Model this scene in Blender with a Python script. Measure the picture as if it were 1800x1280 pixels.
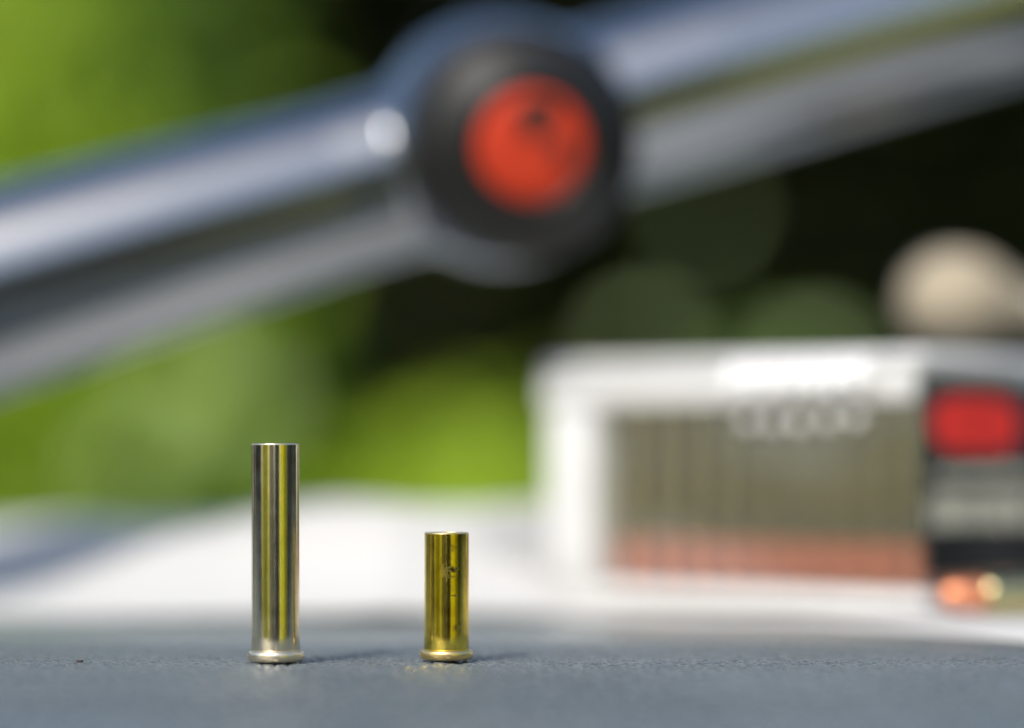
import bpy, bmesh, math, random
import numpy as np
from mathutils import Vector, Matrix

R = math.radians
MM = 0.001
scene = bpy.context.scene
for o in list(bpy.data.objects):
    bpy.data.objects.remove(o)

# ------------------------------------------------------------------ camera
# the lens stands 22.7 mm above the tabletop (z = 0), looks along +Y, tilted up a little
cam_d = bpy.data.cameras.new('camera')
cam = bpy.data.objects.new('camera', cam_d)
scene.collection.objects.link(cam)
cam.location = (0, 0, 22.7 * MM)
cam.rotation_euler = (R(90 + 2.29), 0, 0)
cam_d.lens = 100
cam_d.sensor_width = 36
cam_d.clip_start = 0.01
cam_d.clip_end = 500
cam_d.dof.use_dof = True
cam_d.dof.focus_distance = 0.3535
cam_d.dof.aperture_fstop = 4.8
cam_d.dof.aperture_blades = 0
scene.camera = cam

# ------------------------------------------------------------------ sky and sun
SUN_AZ = -150.0    # degrees from +Y towards +X: high behind the camera's left shoulder
SUN_EL = 45.0
world = bpy.data.worlds.new('World')
scene.world = world
world.use_nodes = True
nt = world.node_tree
nt.nodes.clear()
wo = nt.nodes.new('ShaderNodeOutputWorld')
bg = nt.nodes.new('ShaderNodeBackground')
sky = nt.nodes.new('ShaderNodeTexSky')
sky.sky_type = 'NISHITA'
sky.sun_disc = False
sky.sun_elevation = R(SUN_EL)
sky.sun_rotation = R(SUN_AZ)
sky.dust_density = 1.6
sky.ozone_density = 0.3
nt.links.new(sky.outputs[0], bg.inputs[0])
bg.inputs[1].default_value = 0.15
nt.links.new(bg.outputs[0], wo.inputs[0])

sun_d = bpy.data.lights.new('sun', 'SUN')
sun_d.energy = 2.8
sun_d.angle = R(0.53)
sun_d.color = (1.0, 0.95, 0.87)
sun = bpy.data.objects.new('sun', sun_d)
scene.collection.objects.link(sun)
sdir = Vector((math.sin(R(SUN_AZ)) * math.cos(R(SUN_EL)), math.cos(R(SUN_AZ)) * math.cos(R(SUN_EL)), math.sin(R(SUN_EL))))
sun.rotation_euler = (-sdir).to_track_quat('-Z', 'Y').to_euler()
sun.location = sdir * 3

vs = scene.view_settings
vs.view_transform = 'Standard'
vs.look = 'None'
vs.exposure = 0.5
vs.gamma = 1.0
vs.use_curve_mapping = False
scene.cycles.use_denoising = True
scene.cycles.max_bounces = 10
scene.cycles.transparent_max_bounces = 16
scene.cycles.sample_clamp_indirect = 8

# ------------------------------------------------------------------ helpers
C = scene.collection


def mesh_obj(name, verts, faces, mat, parent=None, smooth=True, mm=True):
    me = bpy.data.meshes.new(name)
    s = MM if mm else 1.0
    me.from_pydata([(v[0] * s, v[1] * s, v[2] * s) for v in verts], [], faces)
    me.update()
    if smooth:
        me.polygons.foreach_set('use_smooth', [True] * len(me.polygons))
    o = bpy.data.objects.new(name, me)
    if mat:
        me.materials.append(mat)
    C.objects.link(o)
    o.parent = parent
    return o


def grid_obj(name, P, mat, parent=None, closed_v=False):
    """P: (n, m, 3) numpy array in metres -> quad grid, fast path"""
    n, m, _ = P.shape
    idx = np.arange(n * m).reshape(n, m)
    if closed_v:
        nxt = np.roll(idx, -1, axis=1)
        a, b, c, d = idx[:-1], nxt[:-1], nxt[1:], idx[1:]
    else:
        a, b, c, d = idx[:-1, :-1], idx[:-1, 1:], idx[1:, 1:], idx[1:, :-1]
    q = np.stack([a.ravel(), b.ravel(), c.ravel(), d.ravel()], 1).astype(np.int32)
    me = bpy.data.meshes.new(name)
    me.vertices.add(n * m)
    me.vertices.foreach_set('co', P.reshape(-1).astype(np.float32))
    me.loops.add(q.size)
    me.loops.foreach_set('vertex_index', q.ravel())
    me.polygons.add(len(q))
    me.polygons.foreach_set('loop_start', np.arange(0, q.size, 4, dtype=np.int32))
    me.polygons.foreach_set('loop_total', np.full(len(q), 4, dtype=np.int32))
    me.polygons.foreach_set('use_smooth', np.ones(len(q), dtype=bool))
    me.update(calc_edges=True)
    me.validate()
    me.materials.append(mat)
    o = bpy.data.objects.new(name, me)
    C.objects.link(o)
    o.parent = parent
    return o


def tag(o, label, cat, group=None, kind=None):
    o['label'] = label
    o['category'] = cat
    if group:
        o['group'] = group
    if kind:
        o['kind'] = kind
    return o


def thing(name, label, cat, loc=(0, 0, 0), group=None):
    o = bpy.data.objects.new(name, None)
    o.empty_display_size = 0.01
    C.objects.link(o)
    o.location = [c * MM for c in loc]
    return tag(o, label, cat, group)


def lathe(profile, seg=64, axis='Z', close=False):
    """profile: list of (r, h) in mm; returns verts, faces about the given axis"""
    verts, faces = [], []
    for r, h in profile:
        for k in range(seg):
            a = 2 * math.pi * k / seg
            c, s = r * math.cos(a), r * math.sin(a)
            if axis == 'Z':
                verts.append((c, s, h))
            elif axis == 'Y':      # h along -Y
                verts.append((c, -h, s))
            else:                  # h along X
                verts.append((h, c, s))
    for i in range(len(profile) - 1):
        for k in range(seg):
            k2 = (k + 1) % seg
            faces.append((i * seg + k, i * seg + k2, (i + 1) * seg + k2, (i + 1) * seg + k))
    if close:
        i = len(profile) - 1
        for k in range(seg):
            k2 = (k + 1) % seg
            faces.append((i * seg + k, i * seg + k2, k2, k))
    return verts, faces


def fix_normals(o):
    bm = bmesh.new()
    bm.from_mesh(o.data)
    bmesh.ops.remove_doubles(bm, verts=bm.verts, dist=1e-7)
    bmesh.ops.recalc_face_normals(bm, faces=bm.faces)
    bm.to_mesh(o.data)
    bm.free()
    return o


def lathe_obj(name, profile, mat, parent=None, seg=64, axis='Z', close=False):
    v, f = lathe(profile, seg, axis, close)
    return fix_normals(mesh_obj(name, v, f, mat, parent))


def rbox(name, lo, hi, mat, parent=None, bevel=0.5, seg=3):
    """box with rounded edges, mm"""
    bm = bmesh.new()
    bmesh.ops.create_cube(bm, size=1.0)
    for v in bm.verts:
        v.co = Vector([(lo[i] + (v.co[i] + 0.5) * (hi[i] - lo[i])) * MM for i in range(3)])
    if bevel > 0:
        bmesh.ops.bevel(bm, geom=list(bm.edges), offset=bevel * MM, segments=seg, profile=0.5, affect='EDGES')
    me = bpy.data.meshes.new(name)
    bm.to_mesh(me)
    bm.free()
    if seg > 1:
        me.polygons.foreach_set('use_smooth', [True] * len(me.polygons))
    me.materials.append(mat)
    o = bpy.data.objects.new(name, me)
    C.objects.link(o)
    o.parent = parent
    return o


# ------------------------------------------------------------------ materials
def new_mat(name):
    m = bpy.data.materials.new(name)
    m.use_nodes = True
    n = m.node_tree
    b = n.nodes['Principled BSDF']
    return m, n, b


def simple(name, col, rough=0.5, metal=0.0, spec=0.5, coat=0.0):
    m, n, b = new_mat(name)
    b.inputs['Base Color'].default_value = (*col, 1)
    b.inputs['Roughness'].default_value = rough
    b.inputs['Metallic'].default_value = metal
    b.inputs['Specular IOR Level'].default_value = spec
    b.inputs['Coat Weight'].default_value = coat
    return m


def node(n, t, **kw):
    x = n.nodes.new(t)
    for k, v in kw.items():
        setattr(x, k, v)
    return x


def noise(n, vec, scale, detail=4, rough=0.55):
    x = node(n, 'ShaderNodeTexNoise')
    x.inputs['Scale'].default_value = scale
    x.inputs['Detail'].default_value = detail
    x.inputs['Roughness'].default_value = rough
    if vec is not None:
        n.links.new(vec, x.inputs['Vector'])
    return x.outputs['Fac']


def ramp(n, fac, stops):
    x = node(n, 'ShaderNodeValToRGB')
    cr = x.color_ramp
    while len(cr.elements) > 1:
        cr.elements.remove(cr.elements[-1])
    cr.elements[0].position = stops[0][0]
    cr.elements[0].color = (*stops[0][1], 1)
    for p, c in stops[1:]:
        e = cr.elements.new(p)
        e.color = (*c, 1)
    n.links.new(fac, x.inputs[0])
    return x.outputs[0]


def mapping(n, scale):
    tc = node(n, 'ShaderNodeTexCoord')
    mp = node(n, 'ShaderNodeMapping')
    mp.inputs['Scale'].default_value = scale
    n.links.new(tc.outputs['Object'], mp.inputs[0])
    return mp.outputs[0]


def math_node(n, op, a, b=None, clamp=False):
    x = node(n, 'ShaderNodeMath', operation=op, use_clamp=clamp)
    for i, v in enumerate((a, b)):
        if v is None:
            continue
        if isinstance(v, (int, float)):
            x.inputs[i].default_value = v
        else:
            n.links.new(v, x.inputs[i])
    return x.outputs[0]


def bump(n, height, strength, dist):
    x = node(n, 'ShaderNodeBump')
    x.inputs['Strength'].default_value = strength
    x.inputs['Distance'].default_value = dist
    n.links.new(height, x.inputs['Height'])
    return x.outputs[0]


def metal_case(name, col_a, col_b, rough, stains=()):
    """drawn cartridge metal: streaks, tarnish, and for the used case soot marks"""
    m, n, b = new_mat(name)
    b.inputs['Metallic'].default_value = 1.0
    tarn = noise(n, mapping(n, (1, 1, 1)), 420, 6, 0.65)
    streak = noise(n, mapping(n, (600, 600, 600)), 1.0, 3)
    mixf = math_node(n, 'ADD', math_node(n, 'MULTIPLY', tarn, 0.7), math_node(n, 'MULTIPLY', streak, 0.3))
    col = ramp(n, mixf, [(0.36, col_b), (0.62, col_a)])
    rgh = math_node(n, 'MULTIPLY_ADD', mixf, 0.12)
    n.nodes[-1].inputs[2].default_value = rough - 0.06
    if stains:
        tc = node(n, 'ShaderNodeTexCoord')
        wob = noise(n, mapping(n, (1, 1, 1)), 1100, 4, 0.7)
        total = None
        for (x, y, z, sx, sz, k) in stains:
            sep = node(n, 'ShaderNodeSeparateXYZ')
            n.links.new(tc.outputs['Object'], sep.inputs[0])
            dx = math_node(n, 'DIVIDE', math_node(n, 'SUBTRACT', sep.outputs[0], x * MM), sx * MM)
            dz = math_node(n, 'DIVIDE', math_node(n, 'SUBTRACT', sep.outputs[2], z * MM), sz * MM)
            d2 = math_node(n, 'ADD', math_node(n, 'MULTIPLY', dx, dx), math_node(n, 'MULTIPLY', dz, dz))
            front = math_node(n, 'LESS_THAN', sep.outputs[1], 0.0)
            d2 = math_node(n, 'ADD', d2, math_node(n, 'MULTIPLY', math_node(n, 'SUBTRACT', wob, 0.5), 6.0))
            f = math_node(n, 'MULTIPLY', math_node(n, 'SUBTRACT', 1.25, d2, True), k)
            f = math_node(n, 'MULTIPLY', f, front)
            total = f if total is None else math_node(n, 'MAXIMUM', total, f)
        mx = node(n, 'ShaderNodeMix', data_type='RGBA')
        n.links.new(total, mx.inputs[0])
        n.links.new(col, mx.inputs[6])
        mx.inputs[7].default_value = (0.035, 0.024, 0.012, 1)
        col = mx.outputs[2]
        rgh = math_node(n, 'ADD', rgh, math_node(n, 'MULTIPLY', total, 0.35))
    n.links.new(col, b.inputs['Base Color'])
    n.links.new(rgh, b.inputs['Roughness'])
    b.inputs['Anisotropic'].default_value = 0.3
    b.inputs['Anisotropic Rotation'].default_value = 0.25
    tg = node(n, 'ShaderNodeTangent', direction_type='RADIAL', axis='Z')
    n.links.new(tg.outputs[0], b.inputs['Tangent'])
    n.links.new(bump(n, mixf, 0.06, 0.00008), b.inputs['Normal'])
    return m


def plastic(name, opacity, col=(0.86, 0.86, 0.85), rough=0.25, transl=0.5, gloss=0.06):
    """frosted / clear styrene: straight-through light, milky scatter and surface gloss"""
    m, n, b = new_mat(name)
    out = n.nodes['Material Output']
    n.nodes.remove(b)
    tr = node(n, 'ShaderNodeBsdfTransparent')
    tr.inputs[0].default_value = (0.97, 0.97, 0.96, 1)
    df = node(n, 'ShaderNodeBsdfDiffuse')
    df.inputs[0].default_value = (*col, 1)
    tl = node(n, 'ShaderNodeBsdfTranslucent')
    tl.inputs[0].default_value = (*col, 1)
    gl = node(n, 'ShaderNodeBsdfGlossy')
    gl.inputs['Roughness'].default_value = rough
    milk = node(n, 'ShaderNodeMixShader')
    milk.inputs[0].default_value = transl
    n.links.new(df.outputs[0], milk.inputs[1])
    n.links.new(tl.outputs[0], milk.inputs[2])
    body = node(n, 'ShaderNodeMixShader')
    cl = noise(n, mapping(n, (1, 1, 1)), 90, 3)
    op = math_node(n, 'MULTIPLY_ADD', math_node(n, 'SUBTRACT', cl, 0.5), 0.3 * opacity, True)
    n.nodes[-1].inputs[2].default_value = opacity
    n.links.new(op, body.inputs[0])
    n.links.new(tr.outputs[0], body.inputs[1])
    n.links.new(milk.outputs[0], body.inputs[2])
    lw = node(n, 'ShaderNodeLayerWeight')
    lw.inputs[0].default_value = 0.5
    fres = math_node(n, 'MULTIPLY_ADD', math_node(n, 'POWER', lw.outputs['Facing'], 5.0), 0.9)
    for x_ in n.nodes:
        if x_.type == 'MATH' and x_.operation == 'MULTIPLY_ADD' and x_.outputs[0] == fres:
            x_.inputs[2].default_value = 0.04
    fin = node(n, 'ShaderNodeMixShader')
    n.links.new(math_node(n, 'MAXIMUM', fres, gloss), fin.inputs[0])
    n.links.new(body.outputs[0], fin.inputs[1])
    n.links.new(gl.outputs[0], fin.inputs[2])
    n.links.new(fin.outputs[0], out.inputs[0])
    return m


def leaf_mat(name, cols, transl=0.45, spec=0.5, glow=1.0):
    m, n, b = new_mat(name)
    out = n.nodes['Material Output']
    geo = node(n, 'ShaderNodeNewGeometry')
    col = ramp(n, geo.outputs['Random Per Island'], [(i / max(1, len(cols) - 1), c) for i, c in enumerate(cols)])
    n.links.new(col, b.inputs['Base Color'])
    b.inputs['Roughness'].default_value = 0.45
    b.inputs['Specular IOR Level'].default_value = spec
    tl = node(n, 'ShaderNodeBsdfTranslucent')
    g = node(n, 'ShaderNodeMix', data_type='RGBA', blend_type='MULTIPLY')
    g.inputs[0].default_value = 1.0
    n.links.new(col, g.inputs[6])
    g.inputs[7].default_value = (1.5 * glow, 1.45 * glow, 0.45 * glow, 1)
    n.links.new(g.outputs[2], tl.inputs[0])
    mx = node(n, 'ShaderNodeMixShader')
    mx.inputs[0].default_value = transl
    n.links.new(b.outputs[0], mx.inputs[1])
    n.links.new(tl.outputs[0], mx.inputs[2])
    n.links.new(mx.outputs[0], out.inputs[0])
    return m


M_nickel = metal_case('silvery_case_metal', (0.90, 0.81, 0.60), (0.76, 0.67, 0.47), 0.17)
M_nickel_lip = simple('silvery_rim_metal', (0.86, 0.74, 0.54), 0.31, 1.0)
M_brass_lip = simple('brass_rim_metal', (0.84, 0.62, 0.26), 0.32, 1.0)
M_brass = metal_case('used_brass', (0.92, 0.73, 0.12), (0.66, 0.47, 0.09), 0.16,
                     stains=[(0.75, 0, 11.3, 0.85, 0.42, 0.95), (0.7, 0, 10.45, 0.8, 0.24, 0.9), (0.05, 0, 10.9, 0.22, 0.9, 0.75), (1.05, 0, 8.05, 0.42, 0.16, 0.8),
                             (1.5, 0, 4.1, 0.5, 0.5, 0.5), (-0.4, 0, 11.0, 0.25, 1.0, 0.45), (0.9, 0, 13.9, 0.5, 0.5, 0.35)])
M_brass_live = simple('cartridge_brass', (0.48, 0.43, 0.22), 0.16, 1.0)
M_copper = simple('copper_jacket', (0.70, 0.28, 0.15), 0.5, 0.92)

# the dark grained tabletop
M_table, n, b = new_mat('dark_grained_tabletop')
b.inputs['Specular IOR Level'].default_value = 0.7
b.inputs['Sheen Weight'].default_value = 0.55
b.inputs['Sheen Roughness'].default_value = 0.35
b.inputs['Sheen Tint'].default_value = (0.90, 0.95, 1.0, 1)
co = mapping(n, (1, 1, 1))
b.inputs['Roughness'].default_value = 0.42
n.links.new(ramp(n, noise(n, co, 35, 5), [(0.3, (0.054, 0.067, 0.068)), (0.7, (0.092, 0.108, 0.108))]), b.inputs['Base Color'])
n.links.new(math_node(n, 'MULTIPLY_ADD', noise(n, co, 60, 4), 0.2), b.inputs['Roughness'])
n.nodes[-1].inputs[2].default_value = 0.14
vor = node(n, 'ShaderNodeTexVoronoi', feature='DISTANCE_TO_EDGE')
vor.inputs['Scale'].default_value = 560.0
n.links.new(co, vor.inputs['Vector'])
grain = math_node(n, 'ADD', math_node(n, 'MINIMUM', vor.outputs['Distance'], 0.25), math_node(n, 'MULTIPLY', noise(n, co, 2500, 3), 0.25))
n.links.new(bump(n, grain, 0.5, 0.0004), b.inputs['Normal'])

M_cloth, n, b = new_mat('white_cotton')
b.inputs['Base Color'].default_value = (0.55, 0.545, 0.53, 1)
b.inputs['Roughness'].default_value = 0.9
b.inputs['Sheen Weight'].default_value = 0.15
co = mapping(n, (1, 1, 1))
n.links.new(bump(n, noise(n, co, 1400, 2), 0.6, 0.0003), b.inputs['Normal'])

M_scope, n, b = new_mat('polished_grey_metal')
b.inputs['Base Color'].default_value = (0.31, 0.325, 0.335, 1)
b.inputs['Roughness'].default_value = 0.18
b.inputs['Metallic'].default_value = 1.0
M_turret = simple('black_turret_metal', (0.010, 0.010, 0.009), 0.5, 0, 0.35)
M_red = simple('red_enamel', (0.54, 0.040, 0.012), 0.6, 0, 0.3)
M_mark = simple('dark_engraving', (0.02, 0.010, 0.006), 0.7)
M_glass = simple('coated_lens_glass', (0.01, 0.012, 0.02), 0.05, 0, 0.8)
M_knob = simple('tan_satin_coating', (0.40, 0.34, 0.25), 0.6)
M_bolt = simple('bolt_steel', (0.20, 0.19, 0.17), 0.5, 1.0)
M_clear = plastic('clear_styrene', 0.03, rough=0.12, gloss=0.05)
M_frost = plastic('frosted_styrene', 0.95, rough=0.22, transl=0.25)
M_lid = plastic('frosted_lid_styrene', 0.86, rough=0.14, transl=0.3)
M_bead = simple('polished_styrene', (0.80, 0.80, 0.79), 0.08, 0, 0.8)
M_label = simple('black_label_print', (0.008, 0.012, 0.014), 0.6, 0, 0.2)
M_red_print = simple('red_label_print', (0.82, 0.03, 0.018), 0.6, 0, 0.3)
M_cream_print = simple('cream_label_print', (0.66, 0.63, 0.50), 0.6, 0, 0.3)
M_bark = simple('bark', (0.075, 0.055, 0.038), 0.9)
M_wood = simple('unseen_fence_paint', (0.66, 0.58, 0.46), 0.7)
M_leg = simple('table_leg_steel', (0.08, 0.08, 0.085), 0.4, 1.0)
M_crumb = simple('dark_crumb', (0.03, 0.015, 0.01), 0.7)

M_grass, n, b = new_mat('lawn')
co = mapping(n, (1, 1, 1))
b.inputs['Roughness'].default_value = 0.9
n.links.new(ramp(n, noise(n, co, 1.3, 8), [(0.3, (0.035, 0.06, 0.015)), (0.55, (0.07, 0.12, 0.025)), (0.75, (0.10, 0.12, 0.04))]), b.inputs['Base Color'])

# ------------------------------------------------------------------ ground
GZ = -750.0
g = mesh_obj('ground', [(-150, -150, GZ * MM), (150, -150, GZ * MM), (150, 150, GZ * MM), (-150, 150, GZ * MM)], [(0, 1, 2, 3)], M_grass, smooth=False, mm=False)
g['kind'] = 'structure'
g['label'] = 'sunlit lawn under and behind the table'

# ------------------------------------------------------------------ table
rng = np.random.default_rng(7)


def pebble(X, Y, cell, seed):
    """leather-like grain: rounded cells with creases between, X/Y in mm -> 0..1"""
    gx, gy = X / cell, Y / cell
    ix, iy = np.floor(gx).astype(np.int64), np.floor(gy).astype(np.int64)
    f1 = np.full(X.shape, 9.0)
    f2 = np.full(X.shape, 9.0)

    def h(a, b, s):
        v = (a * 374761393 + b * 668265263 + s * 2147483647 + seed * 974711) & 0x7fffffff
        v = ((v ^ (v >> 13)) * 1274126177) & 0x7fffffff
        return ((v ^ (v >> 16)) & 0xffff) / 65535.0
    for a in (-1, 0, 1):
        for c in (-1, 0, 1):
            px = ix + a + h(ix + a, iy + c, 1)
            py = iy + c + h(ix + a, iy + c, 2)
            d = np.hypot(px - gx, py - gy)
            f2 = np.minimum(f2, np.maximum(d, f1))
            f1 = np.minimum(f1, d)
    return np.clip((f2 - f1) * 2.2, 0, 1) ** 0.6


table = thing('table', 'dark grained tabletop that carries the two cases and the white cloth', 'table', (0, 0, 0))
xs = np.concatenate([np.linspace(-450, -80, 24)[:-1], np.arange(-80, 80, 0.25), np.linspace(80, 450, 24)])
ys = np.concatenate([np.arange(238, 314, 0.9), np.arange(314, 402, 0.22), np.arange(402, 500, 1.0), np.linspace(500, 820, 30)])
XX, YY = np.meshgrid(xs, ys)
H = 0.70 * pebble(XX, YY * 0.6, 1.7, 3) + 0.30 * pebble(XX, YY, 0.7, 9)
fine = np.clip((YY - 296) / 12, 0, 1) * np.clip((406 - YY) / 12, 0, 1) * np.clip((79 - np.abs(XX)) / 8, 0, 1)
Z = fine * ((H - 1.0) * 0.50 - 0.15 * pebble(XX, YY * 0.6, 4.5, 21)) - 0.15 * (1 - fine)
Z += 0.10 * np.sin(XX / 23.0 + 1.0) * np.sin(YY / 31.0) - 0.10
Z -= np.clip(344 - YY, 0, None) ** 2 / 330.0          # the front of the top rolls off towards the viewer
grid_obj('tabletop', np.stack([XX, YY, Z], -1) * MM, M_table, table)
rbox('edge_board', (-450, 328, -36), (450, 820, -1.4), M_table, table, 0.4)
rbox('edge_board', (-450, 238.5, -48), (450, 327.5, -36.3), M_table, table, 2.0)
for lx in (-400, 400):
    for ly in (350, 770):
        v, f = lathe([(14, GZ), (16, -36.5)], 20)
        o = mesh_obj('leg', v, f, M_leg, table)
        o.location = (lx * MM, ly * MM, 0)
crumb = mesh_obj('crumb', *(lambda r: ([(math.cos(a) * r * (1 + 0.3 * math.sin(3 * a + i)), math.sin(a) * r * 0.6 * (1 - 0.25 * i), i * 0.14) for i in range(3) for a in [k * math.pi / 4 for k in range(8)]],
                 [(i * 8 + k, i * 8 + (k + 1) % 8, (i + 1) * 8 + (k + 1) % 8, (i + 1) * 8 + k) for i in range(2) for k in range(8)] + [tuple(range(16, 24)), tuple(range(7, -1, -1))]))(0.42), M_crumb)
crumb.location = (-53.3 * MM, 351.5 * MM, -0.02 * MM)
tag(crumb, 'tiny dark crumb lying on the tabletop left of the tall case', 'crumb')

# ------------------------------------------------------------------ white cloth
us = np.linspace(0, 1, 220)
vs_ = np.linspace(0, 1, 130)
U, V = np.meshgrid(us, vs_)
X = -230 + 400 * U
near = np.interp(X, [-230, -90, -40, 20, 44, 56, 70, 100, 170], [462, 456, 450, 452, 446, 420, 390, 372, 360])
near = near + 4 + 2.0 * np.sin(X / 17.0) + 1.2 * np.sin(X / 7.3 + 1)
far = 690 + 10 * np.sin(X / 40)
Y = near + (far - near) * V ** 1.3
ridge_h = np.interp(X, [-230, -120, -70, -35, 0, 20, 40, 60, 170], [9, 11.0, 14.0, 16.5, 17.5, 18.0, 18, 10.0, 0.6])
ridge_y = np.interp(X, [-230, -120, -60, -20, 5, 20, 40, 170], [600, 575, 522, 505, 520, 545, 568, 580])
w = np.where(Y < ridge_y, 34 + 0 * Y, 60)
ridge_h = ridge_h + 0.5 * np.sin(X / 6.5 + Y / 40) + 0.7 * np.sin(X / 13.0 - Y / 25)
Zc = ridge_h * np.exp(-((Y - ridge_y) / w) ** 2)
Zc = np.maximum(Zc, 0) + 0.7 + 0.35 * (np.sin(X / 9.0 + Y / 23.0) + 1) * np.clip((Y - near) / 20, 0, 1)
# the cloth lies flat under the box: height may only rise outside its footprint
ca, sa = math.cos(R(39.1)), math.sin(R(39.1))
lx = (X - 5.2) * ca - (Y - 492.5) * sa
ly = (X - 5.2) * sa + (Y - 492.5) * ca
dx_ = np.maximum(np.maximum(-lx, lx - 76), 0)
dy_ = np.maximum(np.maximum(-ly, ly - 42), 0)
Zc = np.minimum(Zc, 1.0 + np.maximum(np.hypot(dx_, dy_) - 2.5, 0) * 1.3)
Zc = np.where((X > 55) & (Y < 470), np.minimum(Zc, 1.6), Zc)
cloth = grid_obj('white_cloth', np.stack([X, Y, Zc], -1) * MM, M_cloth)
so = cloth.modifiers.new('thick', 'SOLIDIFY')
so.thickness = 0.7 * MM
so.offset = -1
tag(cloth, 'white cloth spread over the table behind the two cases', 'cloth')


# ------------------------------------------------------------------ the two spent cases
def spent_case(name, label, loc, r, rim_r, rim_h, height, mat, lip, rot=0.0, tilt=(0, 0)):
    t = thing(name, label, 'cartridge case', loc)
    e = 0.22
    wall = [(r * 0.985, rim_h - 0.10), (r * 1.012, rim_h + 0.25), (r * 1.008, rim_h + 2.0), (r, height * 0.5), (r * 0.996, height - 0.9),
            (r * 0.993, height - 0.2)]
    lathe_obj('case_wall', wall, mat, t, 128)
    lip_p = [(r * 0.993, height - 0.2), (r * 0.993, height - 0.12), (r * 0.993 - 0.05, height - 0.03), (r - 0.16, height), (r - 0.26, height - 0.03), (r - 0.30, height - 0.12),
             (r - 0.30, height - 2), (r - 0.32, rim_h + 0.8), (0.02, rim_h + 0.5)]
    lathe_obj('mouth_lip', lip_p, lip, t, 128)
    h = rim_h
    rim = [(0.01, 0.05), (rim_r - 0.62, 0.05), (rim_r - 0.5, 0.0), (rim_r - 0.32, 0.03)]
    for k in range(9):
        a = -math.pi / 2 + math.pi * k / 8
        rim.append((rim_r - 0.38 + 0.38 * math.cos(a), h * 0.5 + (h * 0.5 - 0.02) * math.sin(a)))
    rim += [(r + 0.1, h - 0.02), (r * 0.98, h - 0.12), (r * 0.9, h - 0.12)]
    lathe_obj('rim', rim, lip, t, 128)
    t.rotation_euler = (R(tilt[0]), R(tilt[1]), rot)
    return t


spent_case('tall_spent_case', 'tall silvery spent cartridge case standing upright left of the short brass one', (-29.3, 354.0, 0.0), 2.98, 3.55, 1.32, 26.95, M_nickel, M_nickel_lip, tilt=(0, -0.3))
spent_case('short_spent_case', 'short yellow brass spent cartridge case with dark soot marks, standing upright', (-8.2, 357.5, 0.0), 2.79, 3.34, 1.22, 15.85, M_brass, M_brass_lip)

# ------------------------------------------------------------------ box of cartridges
# local frame: x along the clear front from the frosted end (0) to the label end, y away from the viewer
box = thing('ammunition_box', 'clear plastic ammunition box with frosted lid and black label at its end', 'box', (5.2, 492.5, 1.75))
box.rotation_euler = (0, 0, R(-39.1))
L, W, HT = 76.0, 42.0, 41.2
rbox('base_tray', (0, 0, 0), (L, W, 3.0), M_frost, box, 0.9)
rbox('frosted_end', (0, 0.05, 3.05), (11, W - 0.05, 33.0), M_frost, box, 1.6)
rbox('front_pane', (11.1, 0.1, 3.05), (L - 1.3, 1.2, 32.9), M_clear, box, 0.3, 2)
rbox('back_pane', (11.1, W - 1.2, 3.05), (L - 1.3, W - 0.1, 32.9), M_clear, box, 0.3, 2)
rbox('label_end', (L - 1.2, 0.1, 3.05), (L - 0.2, W - 0.1, 38.1), M_clear, box, 0.4, 2)
lid = rbox('lid', (-0.3, -0.3, 38.2), (L + 0.3, W + 0.3, HT), M_lid, box, 1.4, 4)
rbox('lid_skirt', (-0.25, -0.25, 33.1), (L - 1.3, 1.3, 38.1), M_lid, lid, 0.5)
rbox('lid_skirt', (-0.25, W - 1.3, 33.1), (L - 1.3, W + 0.25, 38.1), M_lid, lid, 0.5)
rbox('lid_skirt', (-0.25, 1.4, 33.1), (1.4, W - 1.4, 38.1), M_lid, lid, 0.5)
# ribs and polished beads added along the lid's front to make its glints
rib_v, rib_f = lathe([(0.02, -3.6), (0.9, -3.4), (1.6, -2.6), (1.75, 0), (1.6, 2.6), (0.9, 3.4), (0.02, 3.6)], 20)
rib_me = None
for k in range(7):
    if rib_me is None:
        o = fix_normals(mesh_obj('glint_rib', rib_v, rib_f, M_bead, lid))
        rib_me = o.data
    else:
        o = bpy.data.objects.new('glint_rib', rib_me)
        C.objects.link(o)
        o.parent = lid
    o.location = ((41.5 + k * 3.9) * MM, -1.2 * MM, 37.2 * MM)
    o.rotation_euler = (R(-27), 0, 0)
bead_v, bead_f = lathe([(0.02, 1.2), (0.46, 1.11), (0.85, 0.85), (1.11, 0.46), (1.2, 0.0), (1.11, -0.46), (0.85, -0.85), (0.46, -1.11), (0.02, -1.2)], 20)
bead_me = None
for (bx0, bz0) in [(42, 34.7), (47.5, 34.9), (53, 35.0), (58.5, 35.2), (64.5, 36.2), (43.5, 30.2), (48.5, 30.0), (53.5, 29.8), (59, 30.1), (64, 30.4)]:
    if bead_me is None:
        o = fix_normals(mesh_obj('bead', bead_v, bead_f, M_bead, lid))
        bead_me = o.data
    else:
        o = bpy.data.objects.new('bead', bead_me)
        C.objects.link(o)
        o.parent = lid
    o.location = (bx0 * MM, (-2.9 if bz0 > 33 else -0.5) * MM, bz0 * MM)
# label: flat print on the end, x is fixed just outside the end wall
label = rbox('label', (L - 0.18, 0.6, 5.2), (L + 0.02, W - 0.6, 36.0), M_label, box, 0)
LX = L + 0.08


def end_print(name, pts, mat, lift=0.0):
    """flat outline (y, z) printed on the label end"""
    v = [(LX + lift, p[0], p[1]) for p in pts] + [(LX + lift - 0.05, p[0], p[1]) for p in pts]
    k = len(pts)
    f = [tuple(range(k))] + [tuple(range(2 * k - 1, k - 1, -1))] + [(i, i + k, (i + 1) % k + k, (i + 1) % k) for i in range(k)]
    return mesh_obj(name, v, f, mat, label, smooth=False)


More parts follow.
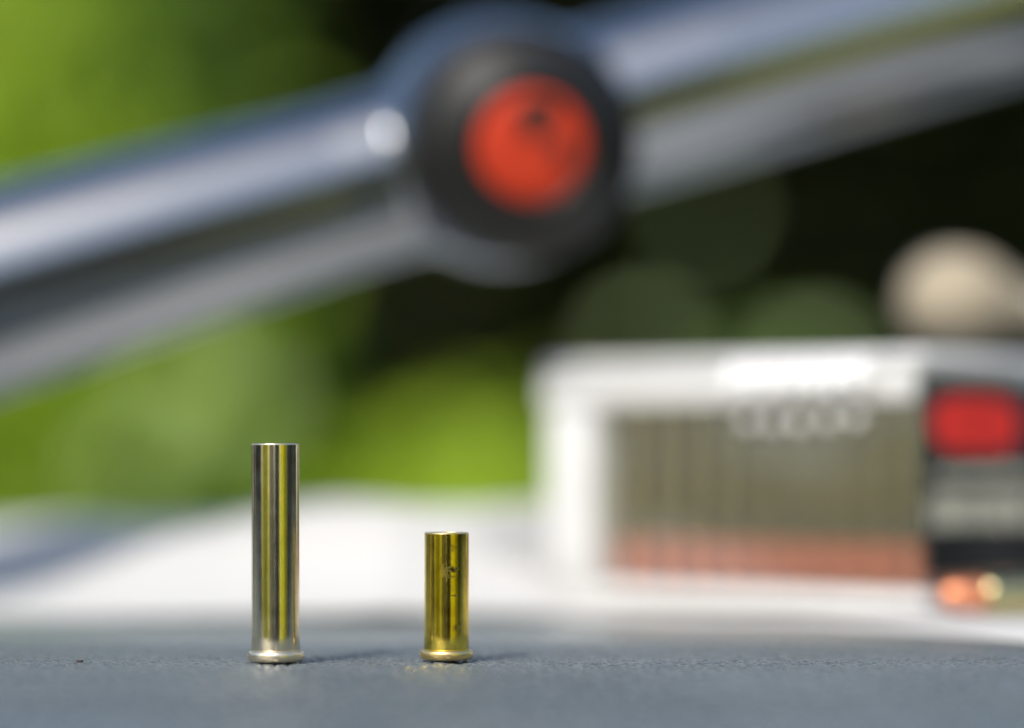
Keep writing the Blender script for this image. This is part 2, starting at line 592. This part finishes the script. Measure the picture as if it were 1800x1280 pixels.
def superell(cy, cz, a, bb, nn=3.0, seg=40):
    out = []
    for k in range(seg):
        t = 2 * math.pi * k / seg
        c, s = math.cos(t), math.sin(t)
        out.append((cy + a * math.copysign(abs(c) ** (2 / nn), c), cz + bb * math.copysign(abs(s) ** (2 / nn), s)))
    return out


end_print('red_emblem', superell(16.5, 29.6, 14.0, 4.5), M_red_print)
end_print('emblem_gap', [(17.0, 25.6), (17.7, 25.6), (18.3, 33.4), (17.6, 33.4)], M_label, 0.03)
random.seed(4)
for (z0, z1, y0, y1, step) in ((20.4, 23.0, 4.0, 37.0, 1.25), (12.8, 19.0, 1.6, 40.0, 2.1)):
    y = y0
    while y < y1:                        # a line of small illegible strokes, as the print reads in the photograph
        wd = step * random.uniform(0.45, 0.8)
        a, c = z0 + random.uniform(0, 0.5), z1 - random.uniform(0, 0.9)
        end_print('print_mark', [(y, a), (y + wd, a), (y + wd, c), (y, c)], M_cream_print, 0.02)
        y += step * (1.0 if random.random() < 0.85 else 1.5)


def cartridge_parts(t, live_brass=M_brass_live, rim=3.62, rb=3.02):
    case = [(0.02, 26.8), (rim - 0.3, 26.8), (rim, 26.7), (rim + 0.05, 26.3), (rim, 25.7), (rb + 0.1, 25.6), (rb, 25.4), (rb, 1.0), (rb - 0.04, 0.1), (rb - 0.17, 0.0), (0.02, 0.0)]
    c = lathe_obj('brass_case', case, live_brass, t, 32)
    bul = [(2.5, 0.3), (2.5, -1.6), (2.46, -3.0), (2.35, -4.6), (1.8, -5.9), (1.1, -6.8), (0.5, -7.15), (0.02, -7.2)]
    bl = lathe_obj('copper_bullet', bul, M_copper, t, 32)
    return c, bl


ORD = ['first', 'second', 'third', 'fourth', 'fifth', 'sixth', 'seventh', 'eighth', 'ninth', 'tenth']
ROW = ['front row', 'second row', 'middle row', 'fourth row', 'back row']
mat_box = Matrix.Translation(Vector((5.2, 492.5, 1.75)) * MM) @ Matrix.Rotation(R(-39.1), 4, 'Z')
proto = None
for r_ in range(5):
    for k in range(10):
        lab = 'brass cartridge nose down in the box, %s from frosted end, %s' % (ORD[k], ROW[r_])
        p = mat_box @ Vector(((15.2 + k * 6.22 + (0.0 if r_ % 2 == 0 else 0.15)) * MM, (5.3 + r_ * 7.8) * MM, (3.05 + 7.25) * MM))
        if proto is None:
            t = thing('cartridge', lab, 'cartridge', (0, 0, 0), 'cartridges standing nose down in the clear box')
            parts = cartridge_parts(t, rim=2.98, rb=2.52)
            t.location = p
            proto = (t, parts)
        else:
            t = proto[0].copy()
            C.objects.link(t)
            for q in proto[1]:
                qq = q.copy()
                C.objects.link(qq)
                qq.parent = t
            t['label'] = lab
            t.location = p
        t.rotation_euler = (0, 0, k * 0.7)

loose = thing('loose_cartridge', 'loose copper-nosed cartridge lying on the white cloth in front of the black label', 'cartridge', (70.3, 425.5, 5.15))
cartridge_parts(loose)
loose.rotation_euler = (R(90), 0, R(97))

# ------------------------------------------------------------------ rifle scope
sc = thing('rifle_scope', 'glossy grey metal rifle scope slanting across the top with a red turret cap', 'scope', (-2.1, 498.0, 80.4))
sc.matrix_world = Matrix.Translation(Vector((-2.1, 498.0, 81.7)) * MM) @ Matrix.Rotation(R(-17.2), 4, 'Y') @ Matrix.Rotation(R(7.0), 4, 'Z') @ Matrix.Rotation(R(10.5), 4, 'X') @ Matrix.Scale(1.0, 4)


def tube_r(x):
    return np.interp(x, [-192, -150, -100, -60, -30, 0, 26, 40, 80, 110, 150], [24.5, 22.0, 18.0, 16.4, 15.0, 15.0, 15.6, 15.9, 15.9, 16.0, 17.5])


xg = np.concatenate([np.arange(-192, -34, 2.0), np.arange(-34, 34, 0.5), np.arange(34, 151, 2.0)])
th = np.linspace(0, 2 * np.pi, 128, endpoint=False)
XG, TH = np.meshgrid(xg, th, indexing='ij')
tr = tube_r(XG)
kern = np.hanning(9)
kern /= kern.sum()
RS = 22.2
zmax = np.sqrt(np.clip(RS ** 2 - XG ** 2, 0.01, None))
hh = np.where(np.abs(XG) < RS, 19.0, 0.1) * np.clip((RS - np.abs(XG)) / 4.0, 0.02, 1) ** 0.4
nn = 2.2
rs = ((np.abs(np.cos(TH)) / hh) ** nn + (np.abs(np.sin(TH)) / zmax) ** nn) ** (-1 / nn)
kk = 2.6
rho = np.maximum(tr, rs) + np.maximum(kk - np.abs(tr - rs), 0) ** 2 / (4 * kk)
Pg = np.stack([XG, rho * np.cos(TH), rho * np.sin(TH)], -1)
grid_obj('main_tube', Pg * MM, M_scope, sc, closed_v=True)
lathe_obj('eyepiece_ring', [(20.0, -188), (24.6, -190), (25.4, -191.5), (25.4, -199), (24.4, -200.5), (21.5, -200.6), (21.0, -196)], M_turret, sc, 96, 'X')
lathe_obj('eyepiece_lens', [(21.2, -197), (14, -197.8), (7, -198.2), (0.02, -198.4)], M_glass, sc, 64, 'X')
lathe_obj('objective_ring', [(18, 146), (20.6, 148.5), (22.5, 150), (22.5, 166), (21.6, 167.2), (20.0, 167.2), (19.6, 160)], M_scope, sc, 96, 'X')
lathe_obj('objective_lens', [(19.8, 161), (13, 162.4), (6, 163.2), (0.02, 163.4)], M_glass, sc, 64, 'X')
turret = lathe_obj('turret', [(19.6, 12.5), (19.6, 17.6), (19.5, 18.3), (19.4, 18.8), (19.4, 19.4), (19.4, 24.4), (18.8, 26.2), (17.4, 27.8), (13.0, 31.2), (11.6, 32.4), (10.6, 32.5), (9.7, 32.1), (9.4, 31.2), (0.02, 31.2)], M_turret, sc, 96, 'Y')
for k in range(40):                        # grip ridges round the drum
    a = 2 * math.pi * k / 40
    o = rbox('grip_ridge', (-0.5, -24.2, 19.1), (0.5, -19.8, 19.8), M_turret, turret, 0.2, 1)
    o.rotation_euler = (0, a, 0)
cap = lathe_obj('red_cap', [(9.3, 31.15), (9.3, 31.9), (8.8, 32.25), (5.5, 32.45), (0.02, 32.5)], M_red, turret, 72, 'Y')


def cap_mark(pts):
    v = [(p[0], -32.72, p[1]) for p in pts] + [(p[0], -32.3, p[1]) for p in pts]
    k = len(pts)
    f = [tuple(range(k)), tuple(range(2 * k - 1, k - 1, -1))] + [(i, i + k, (i + 1) % k + k, (i + 1) % k) for i in range(k)]
    return fix_normals(mesh_obj('engraved_mark', v, f, M_mark, turret, smooth=False))


cap_mark([(-0.6, 6.6), (2.4, 7.6), (6.2, 6.2), (5.8, 4.4), (3.6, 3.4), (2.0, 1.0), (-0.4, 1.4), (-1.2, 4.4)])
cap_mark([(3.0, -0.2), (6.0, -0.4), (5.8, -2.2), (4.0, -4.4), (2.6, -3.2)])

# forked rest that carries the scope's raised end, beyond the right edge of the picture
rest = thing('scope_rest', 'black forked rest holding up the raised end of the scope', 'rest', (118.0, 515.0, 0.0))
lathe_obj('foot', [(0.02, 2.6), (26, 2.6), (27, 3.2), (26.5, 5.0), (9, 6.5), (6, 9), (0.02, 9)], M_turret, rest, 40)
lathe_obj('post', [(0.02, 8.8), (4.5, 8.8), (4.5, 88), (0.02, 88)], M_turret, rest, 24)
fk_v, fk_f = [], []
for k in range(25):
    a = R(-155 + 130 * k / 24)
    for rr in (17.6, 20.6):
        for yy in (-5, 5):
            fk_v.append((yy, rr * math.cos(a), 0 + rr * math.sin(a)))
for k in range(24):
    b0 = k * 4
    fk_f += [(b0, b0 + 1, b0 + 5, b0 + 4), (b0 + 2, b0 + 6, b0 + 7, b0 + 3), (b0, b0 + 4, b0 + 6, b0 + 2), (b0 + 1, b0 + 3, b0 + 7, b0 + 5)]
fk_f += [(0, 2, 3, 1), (96, 97, 99, 98)]
fork = fix_normals(mesh_obj('fork', fk_v, fk_f, M_turret, rest))
fork.location = (0, 0, 108.0 * MM)
fork.rotation_euler = (0, R(-17.2), R(8))

# ------------------------------------------------------------------ bolt with knob, behind the box
bolt = thing('rifle_bolt', 'rounded tan knob of a rifle bolt rising behind the ammunition box', 'bolt', (128, 545, 0))
kn = lathe_obj('knob', [(0.02, -9.8), (2.5, -9.5), (5, -8.5), (7.2, -6.6), (8.7, -4.0), (9.3, -1.0), (9.3, 2.5), (8.6, 5.0), (7.4, 7.8), (5.8, 10.2), (4.8, 12.5), (4.4, 15)], M_knob, bolt, 48, 'X')
kn.location = (-47 * MM, -23 * MM, 55.3 * MM)
kn.rotation_euler = (0, R(6), R(12))
import itertools


def tube_path(name, pts, rad, mat, parent, seg=20):
    pts = [Vector(p) for p in pts]
    verts, faces = [], []
    for i, p in enumerate(pts):
        d = (pts[min(i + 1, len(pts) - 1)] - pts[max(i - 1, 0)]).normalized()
        a = d.cross(Vector((0, 1, 0.01))).normalized()
        c = d.cross(a)
        for k in range(seg):
            t = 2 * math.pi * k / seg
            verts.append(tuple(p + (a * math.cos(t) + c * math.sin(t)) * rad[i]))
    for i in range(len(pts) - 1):
        for k in range(seg):
            k2 = (k + 1) % seg
            faces.append((i * seg + k, i * seg + k2, (i + 1) * seg + k2, (i + 1) * seg + k))
    faces += [tuple(range(seg)), tuple(range(len(verts) - seg, len(verts)))]
    return fix_normals(mesh_obj(name, verts, faces, mat, parent))


tube_path('handle_shank', [(-33, -20.2, 54.0), (-24, -17.6, 52.0), (-14, -13, 46), (-7, -7, 34), (-2, -2, 20), (0, 0, 12)], [4.5, 4.4, 4.6, 5.0, 5.6, 6.0], M_bolt, bolt)
bb = lathe_obj('bolt_body', [(0.02, -75), (3, -75), (3, -62), (8.2, -61.5), (8.8, -60.5), (8.8, 58), (8.0, 59.5), (5, 60), (5, 72), (0.02, 73)], M_bolt, bolt, 48, 'X')
bb.location = (0, 0, 10.3 * MM)
bb.rotation_euler = (0, 0, R(72))

# ------------------------------------------------------------------ vegetation
def leaves_mesh(name, mat, blobs, count, size, seed, spread=1.0):
    """many small folded leaves spread through several lumpy volumes; metres"""
    g_ = np.random.default_rng(seed)
    bl = np.array(blobs, float)                      # cx cy cz rx ry rz
    wgt = bl[:, 3] * bl[:, 4] * bl[:, 5]
    pick = g_.choice(len(bl), count, p=wgt / wgt.sum())
    d = g_.normal(size=(count, 3))
    d /= np.linalg.norm(d, axis=1)[:, None]
    rad = g_.random(count) ** (0.42) * (1 + 0.18 * np.sin(7 * d[:, 0] + seed) * np.cos(6 * d[:, 2] + pick))
    cen = bl[pick, :3] + d * bl[pick, 3:] * rad[:, None] * spread
    ax = g_.normal(size=(count, 3)) + np.array([0, 0, -0.35])
    ax /= np.linalg.norm(ax, axis=1)[:, None]
    up = g_.normal(size=(count, 3)) * 0.6 + np.array([-0.2, -0.4, 0.9]) + d * 0.5
    sd = np.cross(ax, up)
    sd /= np.linalg.norm(sd, axis=1)[:, None] + 1e-9
    nrm = np.cross(sd, ax)
    ln = (size * (0.6 + 0.8 * g_.random(count)))[:, None]
    wd = ln * 0.28
    base = cen - ax * ln * 0.5
    tip = cen + ax * ln * 0.5 - nrm * ln * 0.12
    le = cen + sd * wd + nrm * ln * 0.06 - ax * ln * 0.08
    ri = cen - sd * wd + nrm * ln * 0.06 - ax * ln * 0.08
    P = np.stack([base, ri, tip, le], 1).reshape(-1, 3)
    me = bpy.data.meshes.new(name)
    me.vertices.add(len(P))
    me.vertices.foreach_set('co', P.ravel().astype(np.float32))
    nl = count
    tri = np.stack([np.arange(nl) * 4, np.arange(nl) * 4 + 1, np.arange(nl) * 4 + 2, np.arange(nl) * 4, np.arange(nl) * 4 + 2, np.arange(nl) * 4 + 3], 1).reshape(-1).astype(np.int32)
    me.loops.add(len(tri))
    me.loops.foreach_set('vertex_index', tri)
    me.polygons.add(nl * 2)
    me.polygons.foreach_set('loop_start', np.arange(0, len(tri), 3, dtype=np.int32))
    me.polygons.foreach_set('loop_total', np.full(nl * 2, 3, dtype=np.int32))
    me.update(calc_edges=True)
    me.materials.append(mat)
    return me


def trunk_mesh(name, h, r0, limbs, seed):
    g_ = random.Random(seed)
    verts, faces = [], []

    def limb(p0, p1, ra, rb, nseg=5, seg=9):
        base = len(verts)
        p0, p1 = Vector(p0), Vector(p1)
        d = (p1 - p0).normalized()
        a = d.orthogonal().normalized()
        c = d.cross(a)
        for i in range(nseg + 1):
            t = i / nseg
            p = p0.lerp(p1, t) + Vector((g_.uniform(-1, 1), g_.uniform(-1, 1), 0)) * ra * 0.35 * (0 < i < nseg)
            rr = ra + (rb - ra) * t
            for k in range(seg):
                q = 2 * math.pi * k / seg
                verts.append(tuple(p + (a * math.cos(q) + c * math.sin(q)) * rr * g_.uniform(0.9, 1.1)))
        for i in range(nseg):
            for k in range(seg):
                k2 = (k + 1) % seg
                faces.append((base + i * seg + k, base + i * seg + k2, base + (i + 1) * seg + k2, base + (i + 1) * seg + k))
        return p1
    limb((0, 0, -0.05), (g_.uniform(-.1, .1), g_.uniform(-.1, .1), h), r0, r0 * 0.45, 8)
    for k in range(limbs):
        a = k * 2.4 + g_.uniform(-.3, .3)
        z = h * (0.35 + 0.6 * k / max(1, limbs))
        ln = h * g_.uniform(0.25, 0.42)
        limb((0, 0, z), (math.cos(a) * ln, math.sin(a) * ln, z + ln * 0.7), r0 * 0.4, r0 * 0.12, 4, 7)
    me = bpy.data.meshes.new(name)
    me.from_pydata(verts, [], faces)
    me.polygons.foreach_set('use_smooth', [True] * len(me.polygons))
    me.materials.append(M_bark)
    return me


def plant(name, label, cat, loc, trunk, crown, rz=0.0, scale=(1, 1, 1), group=None):
    t = bpy.data.objects.new(name, None)
    C.objects.link(t)
    t.location = (loc[0], loc[1], GZ * MM)
    t.rotation_euler = (0, 0, rz)
    t.scale = scale
    tag(t, label, cat, group)
    for nm, me in (('trunk', trunk), ('crown', crown)):
        o = bpy.data.objects.new(nm, me)
        C.objects.link(o)
        o.parent = t
    return t


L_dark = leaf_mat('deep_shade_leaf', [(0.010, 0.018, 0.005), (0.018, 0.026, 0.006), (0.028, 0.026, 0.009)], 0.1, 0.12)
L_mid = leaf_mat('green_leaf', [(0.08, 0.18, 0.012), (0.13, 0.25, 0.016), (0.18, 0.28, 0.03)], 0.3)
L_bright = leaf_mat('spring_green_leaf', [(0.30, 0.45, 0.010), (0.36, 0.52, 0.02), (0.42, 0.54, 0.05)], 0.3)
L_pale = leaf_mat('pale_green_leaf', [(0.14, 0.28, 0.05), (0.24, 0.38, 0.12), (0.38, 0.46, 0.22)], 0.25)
L_glow = leaf_mat('young_leaf', [(0.38, 0.40, 0.05), (0.45, 0.45, 0.08), (0.48, 0.48, 0.12)], 0.8, 0.5, 1.35)  # leaf glow raised to brighten the stripes mirrored in the cases

rg = random.Random(11)
tree_blobs = [(0, 0, 3.2, 1.9, 1.7, 2.6), (-0.9, 0.2, 1.7, 1.2, 1.1, 1.5), (0.9, -0.2, 1.8, 1.2, 1.2, 1.6), (0.2, 0.5, 4.9, 1.3, 1.3, 1.4), (0.1, -0.5, 1.1, 1.3, 0.9, 1.0)]
tree_crown = leaves_mesh('dark_crown', L_dark, tree_blobs, 16000, 0.17, 5)
tree_trunk = trunk_mesh('dark_trunk', 4.6, 0.17, 9, 3)
shrub_blobs = [(0, 0, 0.95, 0.62, 0.55, 0.75), (-0.35, 0.1, 0.55, 0.45, 0.45, 0.5), (0.38, -0.05, 0.6, 0.45, 0.42, 0.5), (0.05, 0.0, 1.55, 0.4, 0.4, 0.5)]
mid_crown = leaves_mesh('mid_crown', L_mid, shrub_blobs, 6000, 0.075, 8)
bright_crown = leaves_mesh('bright_crown', L_bright, shrub_blobs, 8000, 0.08, 9)
low_blobs = [(0, 0, 0.42, 0.42, 0.4, 0.42), (-0.22, 0, 0.3, 0.3, 0.3, 0.3), (0.24, 0.05, 0.33, 0.3, 0.3, 0.32)]
low_crown = leaves_mesh('low_crown', L_bright, low_blobs, 4500, 0.07, 10)
pale_crown = leaves_mesh('pale_crown', L_pale, low_blobs, 1100, 0.12, 12)
glow_crown = leaves_mesh('young_crown', L_glow, shrub_blobs, 4200, 0.08, 14)
hedge_crown = leaves_mesh('hedge_crown', L_dark, shrub_blobs, 7000, 0.10, 16)
shrub_trunk = trunk_mesh('shrub_stem', 1.4, 0.03, 8, 4)
low_trunk = trunk_mesh('low_stem', 0.6, 0.02, 5, 6)

DT = 'dark trees around the clearing'
behind = [(-5.2, 9.6, 0.3, 'at far left behind the scope'), (-2.5, 9.9, 1.7, 'behind the left end of the scope'), (0.0, 9.2, 2.9, 'straight behind the scope turret'),
          (2.4, 9.6, 4.2, 'behind the ammunition box'), (5.0, 9.4, 5.3, 'at far right behind the steel knob')]
for (x, y, rz, w_) in behind:
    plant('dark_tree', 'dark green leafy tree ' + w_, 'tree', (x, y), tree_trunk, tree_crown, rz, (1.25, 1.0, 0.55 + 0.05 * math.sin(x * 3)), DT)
around = [(-8.0, 5.0, 'on the left side of the clearing'), (-8.8, 0.0, 'left of the camera'), (-7.0, -5.5, 'behind the camera on the left'), (8.5, 4.5, 'on the right side of the clearing'),
          (9.0, -0.5, 'right of the camera'), (6.5, -6.0, 'behind the camera on the right'), (-2.2, -8.0, 'behind the camera left of the path'), (2.0, -8.5, 'straight behind the camera')]
for i, (x, y, w_) in enumerate(around):
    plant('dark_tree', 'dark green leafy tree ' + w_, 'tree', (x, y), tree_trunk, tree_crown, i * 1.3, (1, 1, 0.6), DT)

plant('tall_shrub', 'tall sunlit yellow-green shrub at the left edge, above the scope tube', 'shrub', (-1.18, 5.6), shrub_trunk, bright_crown, 0.4, (1.0, 1.0, 1.22))
plant('tall_shrub', 'soft mid-green shrub behind the scope tube at left', 'shrub', (-0.95, 6.6), shrub_trunk, mid_crown, 1.5, (1.1, 1.0, 1.15))
plant('low_shrub', 'pale sunlit low shrub left of the tall case', 'shrub', (-0.82, 5.7), low_trunk, pale_crown, 0.9, (1.0, 1.0, 1.12))
plant('low_shrub', 'bright green low shrub between the short case and the box', 'shrub', (-0.09, 5.4), low_trunk, low_crown, 2.2, (0.8, 0.9, 1.08))
plant('low_shrub', 'dim green low shrub above the ammunition box', 'shrub', (0.7, 7.4), low_trunk, mid_crown, 0.2, (0.6, 0.8, 0.56))
# added saplings whose broad pale leaves stand in for sun glints in the foliage
L_glint = leaf_mat('glint_pale_leaf', [(0.30, 0.42, 0.14), (0.42, 0.52, 0.24)], 0.2)
M_stem = simple('green_stem', (0.10, 0.16, 0.05), 0.6)


def glint_leaf(parent, pos, size, rz, mat=None):
    """one broad pointed leaf with a folded midrib, metres"""
    v, f = [], []
    prof = [0.0, 0.32, 0.46, 0.5, 0.44, 0.3, 0.0]
    for i, w_ in enumerate(prof):
        t = i / 6 - 0.5
        for sgn in (-1, 0, 1):
            v.append((sgn * w_ * size * 0.8, t * size, abs(sgn) * w_ * size * 0.12 - abs(t) * t * size * 0.3))
    for i in range(6):
        for k in range(2):
            f.append((i * 3 + k, i * 3 + k + 1, (i + 1) * 3 + k + 1, (i + 1) * 3 + k))
    o = mesh_obj('glint_leaf', v, f, mat or L_glint, parent, mm=False)
    o.location = pos
    o.rotation_euler = (R(42), R(-14), rz)
    return o


def sapling(label, x, y, tips, mat=None):
    t = bpy.data.objects.new('sapling', None)
    C.objects.link(t)
    t.location = (x, y, GZ * MM)
    tag(t, label, 'sapling', 'saplings added for glints in front of the dark trees')
    top = max(p[1] for p in tips)
    tube_path('stem', [(0, 0, -20), (8, 4, top * 330), (-5, 0, top * 660), (0, 3, top * 1000)], [9, 7, 5, 3], M_stem, t, 8)
    for i, (dx, z, sz) in enumerate(tips):
        tube_path('twig', [(0, 2, z * 1000 - 120), (dx * 500, -10, z * 1000 - 40), (dx * 1000, -20, z * 1000)], [3, 2.5, 2], M_stem, t, 6)
        glint_leaf(t, (dx, -0.02, z), sz, 0.3 * math.sin(i * 2.7), mat)
    return t


sapling('sapling added for single pale glints between the scope and the ammunition box', 0.36, 5.5, [(-0.11, 1.03, 0.11), (0.22, 0.99, 0.13), (0.02, 1.29, 0.07)])
sapling('sapling added for pale glints at the left edge below the scope tube', -0.72, 5.3, [(0.0, 0.80, 0.16), (0.22, 0.91, 0.14), (-0.14, 0.84, 0.12), (0.10, 0.98, 0.11)])
sapling('sapling added for pale glints above the left end of the scope', -0.68, 5.9, [(-0.3, 1.66, 0.16), (-0.42, 1.5, 0.16), (0.1, 1.66, 0.10), (0.24, 1.52, 0.08)], L_bright)
sapling('sapling added for bright glints between the two cases', -0.14, 5.2, [(0.0, 0.83, 0.13), (0.12, 0.79, 0.14)], L_bright)
# unseen planting and pale fence boards, added for the cases to mirror
plant('tall_shrub', 'sunlit shrub added unseen behind the camera, mirrored in the cases right of centre', 'shrub', (1.56, -1.1), shrub_trunk, glow_crown, 0.0, (1.35, 1.0, 1.0))
plant('tall_shrub', 'sunlit shrub added unseen behind the camera, mirrored in the cases left of centre', 'shrub', (-1.45, -1.25), shrub_trunk, glow_crown, 2.0, (1.05, 1.0, 0.9))
fence = thing('unseen_fence', 'pale wooden fence panel added unseen behind the camera, mirrored in the cases', 'fence', (0, 0, GZ))
for k in range(7):
    rbox('board', (-1250 + k * 125, -2300, 0), (-1250 + k * 125 + 112, -2278, 1500 + 14 * math.sin(k * 2.1)), M_wood, fence, 3, 1)
for z in (350, 1150):
    rbox('rail', (-1270, -2340, z), (-380, -2302, z + 70), M_wood, fence, 3, 1)

for i, (a, w_) in enumerate(((-100, 'left of the table'), (-74, 'behind the left sunlit one'), (-38, 'behind the fence'), (-12, 'beside the fence'), (12, 'straight behind the camera'), (38, 'behind the right sunlit one'), (68, 'right of the right sunlit one'), (98, 'right of the table'))):
    plant('unseen_shrub', 'dense dark shrub added unseen on the camera side of the clearing, ' + w_, 'shrub', (3.3 * math.sin(R(a)), 0.36 - 3.3 * math.cos(R(a))), shrub_trunk, hedge_crown, i * 1.1, (1.5, 1.2, 0.6), 'dark hedge added behind the camera')  # unseen hedge, added to darken what the scope and cases reflect
